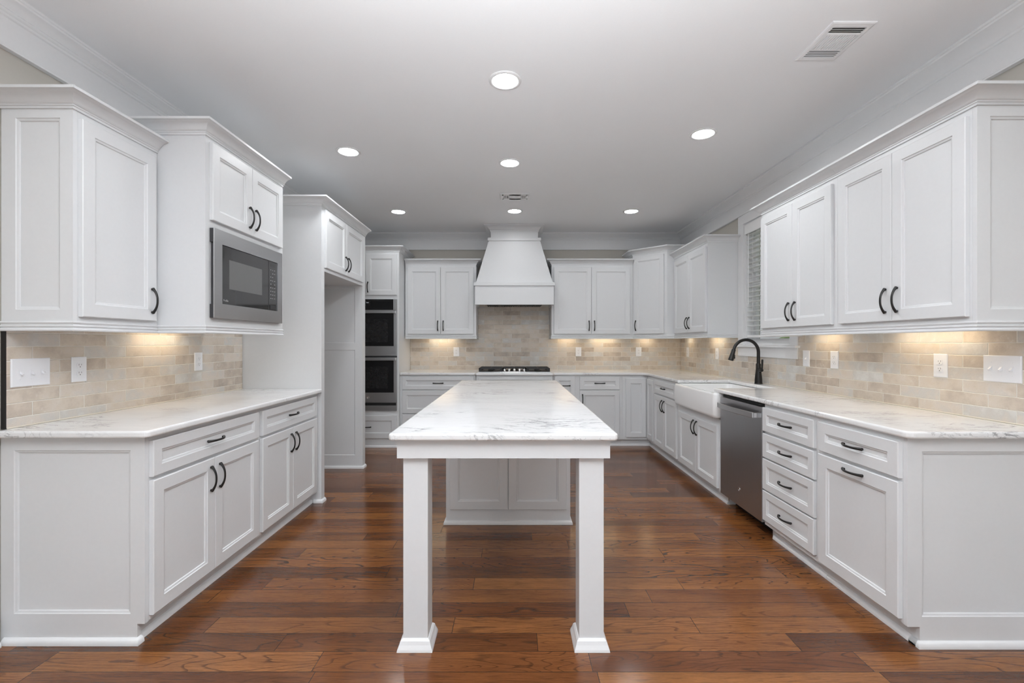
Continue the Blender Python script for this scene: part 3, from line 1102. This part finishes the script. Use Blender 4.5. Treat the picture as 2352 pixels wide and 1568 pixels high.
# ------------------------------------------------------------------ gas cooktop
r = thing('cooktop', 'stainless gas cooktop with black iron grates on the back counter', 'cooktop', (.016, 5.90, CT))
cx = .016
MB().box(cx - .458, cx + .458, 5.665, 6.150, CT + .0005, CT + .009).done('base_tray', M_CHROME, r, bevel=.003)
MB().box(cx - .435, cx + .435, 5.690, 6.130, CT + .009, CT + .0105).done('burner_deck', M_SIDE, r)
for bx, by, br in ((-.30, 5.79, .035), (-.30, 6.02, .045), (.30, 5.79, .045), (.30, 6.02, .035), (0, 5.99, .055)):
    MB().lathe([(br, .0106), (br, .020), (br * .8, .022), (br * .75, .028), (0, .028)], (cx + bx, by, CT), 20).done('burner', M_IRON, r, smooth=True)
for gx0, gx1, gy0 in ((-.445, -.150, 5.690), (-.145, .145, 5.840), (.150, .445, 5.690)):
    m = MB()
    z0, z1 = CT + .040, CT + .052
    gy1 = 6.135
    for xx in (gx0, gx1 - .014):
        m.box(cx + xx, cx + xx + .014, gy0, gy1, z0, z1)
    for yy in (gy0, gy1 - .014):
        m.box(cx + gx0, cx + gx1, yy, yy + .014, z0, z1)
    nb = 7
    for i in range(1, nb):
        yy = gy0 + (gy1 - gy0) * i / nb
        m.box(cx + gx0, cx + gx1, yy - .005, yy + .005, z0 + .003, z1)
    m.box(cx + (gx0 + gx1) / 2 - .006, cx + (gx0 + gx1) / 2 + .006, gy0, gy1, z0 + .003, z1)
    for xx in (gx0, gx1 - .03):
        for yy in (gy0 + .005, gy1 - .035):
            m.box(cx + xx, cx + xx + .030, yy, yy + .030, CT + .0106, z0)
    m.done('grate', M_IRON, r, bevel=.0015)
for kx, ky in ((-.125, 5.715), (-.066, 5.745), (0, 5.755), (.066, 5.745), (.125, 5.715)):
    m = MB()
    m.lathe([(.021, .0106), (.021, .014), (.017, .016), (.016, .036), (.013, .040), (0, .040)], (cx + kx, ky, CT), 20)
    m.box(cx + kx - .004, cx + kx + .004, ky - .018, ky + .010, CT + .036, CT + .046)
    m.done('knob', M_CHROME, r, smooth=True)

# ------------------------------------------------------------------ island
r = thing('kitchen_island', 'white kitchen island with two square front legs and a panelled cabinet behind', 'island', (-.04, 3.1, 0))
MB().box(-.475, .405, 3.2275, 4.440, .002, .883).done('body', M_CAB, r)
FI = Frame(0, 3.2275, 1, 0, 0, -1)
for xa, xb in ((-.447, -.0365), (-.033, .378)):
    m = MB()
    m.shaker(FI, xa, xb, .107, .80, t=.016, sides=(.058, .058, .058, .058))
    m.done('door_panel', M_CAB, r)
shoe(r, [(-.475, 4.440), (-.475, 3.2275), (.405, 3.2275), (.405, 4.440)], 1)
m = MB()
m.box(-.481, .4015, 1.885, 1.907, .806, .8835)
m.box(-.481, -.461, 1.907, 3.2275, .806, .8835)
m.box(.3815, .4015, 1.907, 3.2275, .806, .8835)
m.box(-.481, -.475, 3.2275, 4.440, .806, .8835)
m.done('apron', M_CAB, r)
for lx in (-.4605, .2765):
    lg = MB().box(lx, lx + .1035, 1.908, 2.0115, .002, .8835).done('leg', M_CAB, r, bevel=.0015)
    x0, x1, y0, y1 = lx, lx + .1035, 1.908, 2.0115
    L = []
    for o, z in ((.022, .0), (.022, .003), (.0205, .010), (.014, .026), (.010, .040), (.004, .047), (.0005, .048)):
        L.append([(x0 - o, y0 - o, z), (x1 + o, y0 - o, z), (x1 + o, y1 + o, z), (x0 - o, y1 + o, z)])
    MB().loops(L).done('leg_base', M_TRIM, lg)
slab('island_countertop', arc(-.490, 1.872, .020, 180, 270, 4) + arc(.410, 1.872, .020, 270, 360, 4) + [(.430, 4.490), (-.510, 4.490)],
     'long white marble countertop on the island in the middle of the kitchen', 'countertop', (-.04, 3.17, CB), CB, CT)

# ------------------------------------------------------------------ faucet
r = thing('faucet', 'matte black gooseneck faucet behind the farmhouse sink', 'faucet', (2.215, 4.112, CT))
fx, fy = 2.215, 4.112
MB().lathe([(.033, .0005), (.033, .008), (.031, .012), (.0315, .016), (.031, .04), (.027, .08), (.022, .125), (.0205, .15), (.021, .175), (.0165, .185)], (fx, fy, CT), 28).done('body', M_BRONZE, r, smooth=True)
pts, rad = [(fx, fy, CT + .18), (fx, fy, CT + .24), (fx, fy, CT + .285)], [.0145, .0140, .0140]
rr = .112
for i in range(1, 17):
    a = R(180 * i / 16 * .93)
    pts.append((fx - rr + rr * math.cos(a), fy, CT + .285 + rr * math.sin(a)))
    rad.append(.0138)
MB().tube(pts, rad, 16).done('spout', M_BRONZE, r, smooth=True)
e, e0 = Vector(pts[-1]), Vector(pts[-2])
dv = (Vector((-.30, 0, -1))).normalized()
hp = [e + dv * q for q in (-.004, .0, .004, .03, .07, .098, .103)]
hr = [.013, .017, .0175, .018, .0215, .0235, .020]
hd = MB().tube(hp, hr, 18).done('spray_head', M_BRONZE, r, smooth=True)
bp = e + dv * .072 + Vector((.021, 0, .004))
MB().box(bp.x - .006, bp.x + .009, bp.y - .008, bp.y + .008, bp.z - .018, bp.z + .018).done('spray_button', M_BRONZE, hd, bevel=.004)
m = MB()
m.tube([(fx, fy - .010, CT + .125), (fx, fy - .045, CT + .125), (fx, fy - .060, CT + .125)], [.016, .0155, .013], 16)
m.tube([(fx + .003, fy - .050, CT + .12), (fx + .004, fy - .054, CT + .15), (fx + .004, fy - .058, CT + .215), (fx + .004, fy - .058, CT + .222)], [.0085, .0075, .0085, .006], 12)
m.done('lever_handle', M_BRONZE, r, smooth=True)

# ------------------------------------------------------------------ window on the right wall + blind
r = structure(bpy.data.objects.new('window_1', None))
COL.objects.link(r)
r.location = (XR, 4.12, WZ0)
tag(r, 'white framed window over the sink, mostly behind a blind and the wall cabinet', 'window')
tx = XR - .020
m = MB()
m.box(tx, XR - .0005, WY1 - .004, 4.598, 1.262, WZ1 - .001)
m.box(tx, XR - .0005, 3.638, WY0 + .004, 1.262, WZ1 - .001)
m.box(tx, XR - .0005, 3.638, 4.598, WZ1 - .001, 2.5445)
m.done('casing', M_TRIM, r, bevel=.002)
m = MB()
m.box(XR - .0004, XR + .13, WY1 - .018, WY1 - .0005, WZ0 + .0005, WZ1 - .0005)
m.box(XR - .0004, XR + .13, WY0 + .0005, WY0 + .018, WZ0 + .0005, WZ1 - .0005)
m.box(XR - .0004, XR + .13, WY0 + .018, WY1 - .018, WZ1 - .018, WZ1 - .0005)
m.box(XR - .0004, XR + .13, WY0 + .018, WY1 - .018, WZ0 + .0005, WZ0 + .018)
m.done('jamb', M_TRIM, r)
MB().box(XR - .050, XR - .0006, 3.615, 4.600, 1.243, 1.2615).done('stool', M_TRIM, r, bevel=.004)
MB().box(tx, XR - .0006, 3.640, 4.598, 1.153, 1.2425).done('apron', M_TRIM, r, bevel=.002)
m = MB()
sa, sb = WY0 + .019, WY1 - .019
xs0, xs1 = XR + .075, XR + .110
for za, zb in ((WZ0 + .019, 1.849), (1.850, WZ1 - .019)):
    dxx = 0.0 if za < 1.5 else .0
    m.box(xs0, xs1, sa, sa + .042, za, zb)
    m.box(xs0, xs1, sb - .042, sb, za, zb)
    m.box(xs0, xs1, sa + .042, sb - .042, za, za + (.042 if za < 1.5 else .03))
    m.box(xs0, xs1, sa + .042, sb - .042, zb - (.03 if za < 1.5 else .042), zb)
m.done('sash', M_TRIM, r)
MB().box(xs0 + .014, xs0 + .018, sa + .042, sb - .042, WZ0 + .06, WZ1 - .06).done('pane', M_GLASS, r)

r = thing('window_blind', 'white slatted blind with a tilt wand on the window over the sink', 'blind', (XR + .02, 4.12, 1.33))
ba, bb = WY0 + .022, WY1 - .022
MB().box(XR - .014, XR + .003, ba - .002, bb + .002, 2.345, 2.4365).done('valance', M_BLIND, r, bevel=.002)
MB().box(XR + .004, XR + .060, ba, bb, 2.385, 2.434).done('headrail', M_BLIND, r)
m = MB()
z = 2.335
while z > 1.365:
    xc, tl = XR + .034, R(6)
    cxx, szz = math.cos(tl) * .0245, math.sin(tl) * .0245
    m.hexa([(xc - cxx, ba, z + szz), (xc + cxx, ba, z - szz), (xc + cxx, bb, z - szz), (xc - cxx, bb, z + szz),
            (xc - cxx, ba, z + szz + .003), (xc + cxx, ba, z - szz + .003), (xc + cxx, bb, z - szz + .003), (xc - cxx, bb, z + szz + .003)])
    z -= .0468
m.done('slats', M_BLIND, r)
MB().box(XR + .010, XR + .058, ba, bb, 1.335, 1.356).done('bottom_rail', M_BLIND, r, bevel=.003)
m = MB()
for yy in (ba + .11, (ba + bb) / 2, bb - .11):
    for xx in (XR + .0085, XR + .0595):
        m.box(xx - .0008, xx + .0008, yy - .0016, yy + .0016, 1.345, 2.39)
m.done('ladder_cords', M_BLIND, r)
MB().tube([(XR + .002, bb - .045, 2.35), (XR + .001, bb - .045, 2.0), (XR + .001, bb - .045, 1.66)], [.004, .004, .0045], 8).done('tilt_wand', M_BLIND, r, smooth=True)

# outdoors, glimpsed under the blind
structure(MB().box(XR + .16, XR + 14, -4, 14, -.35, -.30).done('exterior_lawn', M_LAWN))
r = thing('neighbour_house', 'white house seen through the gap under the window blind', 'house', (XR + 8, 9.5, -.3))
MB().box(XR + 7, XR + 9, 8.3, 11.0, -.3, 2.6).done('wall', M_SIDING, r)
m = MB()
m.hexa([(XR + 6.8, 8.1, 2.6), (XR + 9.2, 8.1, 2.6), (XR + 9.2, 11.2, 2.6), (XR + 6.8, 11.2, 2.6),
        (XR + 7.9, 8.1, 3.7), (XR + 8.1, 8.1, 3.7), (XR + 8.1, 11.2, 3.7), (XR + 7.9, 11.2, 3.7)])
m.done('roof', M_SIDE, r)
for i, (hx0, hy0) in enumerate(((XR + 3.6, 6.3), (XR + 5.2, 10.6))):
    m = MB()
    random.seed(20 + i)
    for k in range(90):
        a, q = random.random() * 6.28, random.random()
        rr2 = .25 + .25 * random.random()
        m.lathe([(0.01, -rr2), (rr2 * .8, -rr2 * .5), (rr2, 0), (rr2 * .75, rr2 * .55), (0.01, rr2)],
                (hx0 + math.cos(a) * q * .9, hy0 + math.sin(a) * q * .9, .1 + random.random() * 1.6), 7)
    o = m.done('shrub', M_LAWN, None)
    tag(o, ['green shrub outside the window, nearest the glass', 'green shrub outside the window, close to the white house'][i], 'shrub', 'shrubs outside the window')

# ------------------------------------------------------------------ wall plates
def plate(f, s, z, kind, label, group):
    """kind: outlet, switch, triple"""
    wd = {'outlet': .078, 'switch': .078, 'triple': .166}[kind]
    nm = {'outlet': 'outlet', 'switch': 'light_switch', 'triple': 'light_switch'}[kind]
    r = thing(nm, label, {'outlet': 'outlet'}.get(kind, 'light switch'), f.p(s, z, .003), group)
    h = .124
    m = MB()
    m.rings(f, s - wd / 2, s + wd / 2, z - h / 2, z + h / 2, [(0, 0, 0, 0, .0005), (0, 0, 0, 0, .004), (.003, .003, .003, .003, .0065)])
    m.done('cover_plate', M_PLAST, r)
    if kind == 'outlet':
        for zz in (z + .0195, z - .0195):
            L = []
            for k, dd in ((0, .0066), (0, .0085), (.001, .009)):
                ring = []
                for q in range(20):
                    a = 2 * math.pi * q / 20
                    ring.append(f.p(s + max(-.0165, min(.0165, math.cos(a) * (.0185 - k))), zz + max(-.0135, min(.0135, math.sin(a) * (.0175 - k))), dd))
                L.append(ring)
            so = MB().loops(L).done('socket', M_PLAST, r)
            m = MB()
            m.fbox(f, s - .0075, s - .0055, zz - .001, zz + .008, .009, .0092)
            m.fbox(f, s + .0055, s + .0075, zz, zz + .007, .009, .0092)
            ring = [[f.p(s + math.cos(6.283 * q / 10) * .0026, zz - .0075 + math.sin(6.283 * q / 10) * .0026, dd) for q in range(10)] for dd in (.009, .0092)]
            m.loops(ring)
            m.done('slots', M_SLOT, so)
    else:
        for ds in ((0,) if kind == 'switch' else (-.046, 0, .046)):
            m = MB()
            m.fbox(f, s + ds - .0055, s + ds + .0055, z - .0125, z + .0125, .0066, .0080)
            up = -1
            m.hexa([f.p(s + ds - .0045, z - .004, .008), f.p(s + ds + .0045, z - .004, .008), f.p(s + ds + .0045, z + .008, .008), f.p(s + ds - .0045, z + .008, .008),
                    f.p(s + ds - .0035, z - .011, .018), f.p(s + ds + .0035, z - .011, .018), f.p(s + ds + .0035, z - .005, .020), f.p(s + ds - .0035, z - .005, .020)])
            m.done('toggle', M_PLAST, r)
            m = MB()
            for zz in (z + .030, z - .030):
                ring = [[f.p(s + ds + math.cos(6.283 * q / 10) * .003, zz + math.sin(6.283 * q / 10) * .003, dd) for q in range(10)] for dd in (.0066, .0074)]
                m.loops(ring)
            m.done('screws', M_PLAST, r)
    return r


WLF = Frame(TL, 0, 0, 1, 1, 0)
WRF = Frame(TR, 0, 0, 1, -1, 0)
WBF = Frame(0, TB, 1, 0, 0, -1)
PG = 'white outlets on the brick backsplash'
plate(WLF, 2.050, 1.152, 'triple', 'white triple switch plate on the left backsplash by the black tile edge', 'white triple switch plates')
plate(WLF, 2.277, 1.152, 'outlet', 'white outlet on the left backsplash beside the triple switch plate', PG)
plate(WLF, 3.140, 1.155, 'outlet', 'white outlet on the left backsplash under the microwave, near the tall panel', PG)
plate(WBF, -.770, 1.163, 'outlet', 'white outlet on the back wall left of the cooktop', PG)
plate(WBF, .888, 1.163, 'outlet', 'white outlet on the back wall right of the cooktop', PG)
plate(WBF, 1.705, 1.163, 'outlet', 'white outlet on the back wall under the corner wall cabinet', PG)
plate(WRF, 5.935, 1.163, 'outlet', 'white outlet on the right wall, the closest to the room corner', PG)
plate(WRF, 5.080, 1.163, 'outlet', 'white outlet on the right wall under the cabinet left of the window', PG)
plate(WRF, 3.535, 1.163, 'switch', 'white single switch just right of the window sill', None)
plate(WRF, 3.225, 1.163, 'outlet', 'white outlet on the right wall next to the single switch by the window sill', PG)
plate(WRF, 2.425, 1.163, 'outlet', 'white outlet on the right wall beside the triple switch plate', PG)
plate(WRF, 2.120, 1.163, 'triple', 'white triple switch plate at the near end of the right backsplash', 'white triple switch plates')

# ------------------------------------------------------------------ ceiling lights and vents
LG = 'round recessed ceiling lights'
lamps = [(-.045, 2.556, 'recessed ceiling light nearest the front of the kitchen'),
         (-1.268, 3.505, 'recessed ceiling light above the fridge panel on the left'),
         (1.338, 3.206, 'recessed ceiling light on the right, between the big vent and the window'),
         (-.027, 3.726, 'recessed ceiling light in the middle, before the small vent'),
         (-1.288, 5.112, 'recessed ceiling light before the oven cabinet'),
         (.017, 5.087, 'recessed ceiling light just in front of the range hood'),
         (1.322, 5.095, 'recessed ceiling light before the right back corner')]
for x, y, lb in lamps:
    r = thing('recessed_light', 'round white ' + lb, 'ceiling light', (x, y, ZC), LG)
    MB().lathe([(.092, -.0005), (.092, -.004), (.088, -.007), (.076, -.0085), (.071, -.006), (.070, -.0005)], (x, y, ZC), 40).done('trim_ring', M_TRIM, r, smooth=True)
    MB().lathe([(.0695, -.0006), (.0695, -.0035), (.0, -.0045)], (x, y, ZC), 32).done('lens', M_LENS_DIM if y > 5 else M_LENS, r, label='bright white lens')


def vent(name_label, x0, x1, y0, y1, slots):
    r = thing('ceiling_vent', name_label, 'vent', ((x0 + x1) / 2, (y0 + y1) / 2, ZC))
    f = []
    m = MB()
    bw = .022
    zt = ZC - .0005
    L = []
    for o, zz in ((0, zt), (0, zt - .006), (.006, zt - .009), (bw, zt - .009), (bw, zt - .002)):
        L.append([(x0 + o, y0 + o, zz), (x1 - o, y0 + o, zz), (x1 - o, y1 - o, zz), (x0 + o, y1 - o, zz)])
    m.loops(L)
    m.done('frame', M_TRIM, r)
    MB().box(x0 + bw, x1 - bw, y0 + bw, y1 - bw, zt - .0035, zt - .0021).done('duct_opening', M_DARK, r, label='dark duct opening')
    m = MB()
    slots(m, x0 + bw, x1 - bw, y0 + bw, y1 - bw, zt)
    m.done('louvres', M_TRIM, r)
    return r


def slots_big(m, x0, x1, y0, y1, zt):
    h = y1 - y0
    a, b = y0 + h * .25, y0 + h * .72
    for yy in (y0, a - .004, b - .004, y1 - .008):
        m.box(x0, x1, yy, yy + .008, zt - .0095, zt - .004)
    def lou_y(ya, yb, n, sg):
        for i in range(n):
            c = ya + (yb - ya) * (i + .5) / n
            w = (yb - ya) / n * .55
            m.hexa([(x0, c - w, zt - .0095), (x1, c - w, zt - .0095), (x1, c - w * .6, zt - .0095), (x0, c - w * .6, zt - .0095),
                    (x0, c + sg * w * .8 , zt - .004), (x1, c + sg * w * .8, zt - .004), (x1, c + sg * w * .8 + .0015, zt - .004), (x0, c + sg * w * .8 + .0015, zt - .004)])
    lou_y(y0 + .008, a - .004, 4, 1)
    lou_y(b + .004, y1 - .008, 4, -1)
    n = 13
    for i in range(n):
        c = x0 + (x1 - x0) * (i + .5) / n
        w = (x1 - x0) / n * .5
        m.hexa([(c - w * .7, a + .004, zt - .0095), (c + w * .5, a + .004, zt - .0095), (c + w * .5, b - .004, zt - .0095), (c - w * .7, b - .004, zt - .0095),
                (c - w * .9, a + .004, zt - .004), (c + w * .6, a + .004, zt - .004), (c + w * .6, b - .004, zt - .004), (c - w * .9, b - .004, zt - .004)])


def slots_small(m, x0, x1, y0, y1, zt):
    wdt = x1 - x0
    a, b = x0 + wdt * .27, x0 + wdt * .73
    m.box(a, b, y0, y1, zt - .0095, zt - .004)
    m.box(x0, x1, y0, y0 + .03, zt - .0095, zt - .004)
    m.box(x0, x1, y1 - .03, y1, zt - .0095, zt - .004)
    m.box(x0, x0 + .012, y0, y1, zt - .0095, zt - .004)
    m.box(x1 - .012, x1, y0, y1, zt - .0095, zt - .004)
    for xa, xb in ((x0 + .012, a), (b, x1 - .012)):
        for i in range(5):
            c = xa + (xb - xa) * (i + .5) / 5
            m.box(c - .0032, c + .0032, y0 + .03, y1 - .03, zt - .0095, zt - .004)


vent('large white ceiling vent with louvres near the right wall cabinets', 1.465, 1.667, 2.083, 2.368, slots_big)
vent('small white ceiling vent before the range hood', -.130, .165, 4.480, 4.677, slots_small)

# ------------------------------------------------------------------ warm light strips under the wall cabinets
def strip(x, y, ln, axis, p=1.0):
    d = bpy.data.lights.new('under_cabinet_light', 'AREA')
    d.shape, d.size, d.size_y = 'RECTANGLE', ln, .03
    d.energy, d.color = PUCK_POWER * p, (1.0, .80, .54)
    o = bpy.data.objects.new('under_cabinet_light', d)
    COL.objects.link(o)
    o.location = (x, y, 1.371)
    o.rotation_euler = (0, 0, 0 if axis == 'x' else R(90))


strip(TL + .085, 2.78, .34, 'y', 1.1)
strip(-.96, TB - .085, .34, 'x', 1.1)
for x, ln in ((.72, .22), (1.22, .34), (1.80, .16)):
    strip(x, TB - .085, ln, 'x', ln * 3)
for y, ln in ((5.84, .14), (5.05, .30)):
    strip(TR - .085, y, ln, 'y', ln * 3)
for y, ln in ((3.27, .26), (2.45, .46)):
    strip(TR - .085, y, ln, 'y', ln * 2.8)
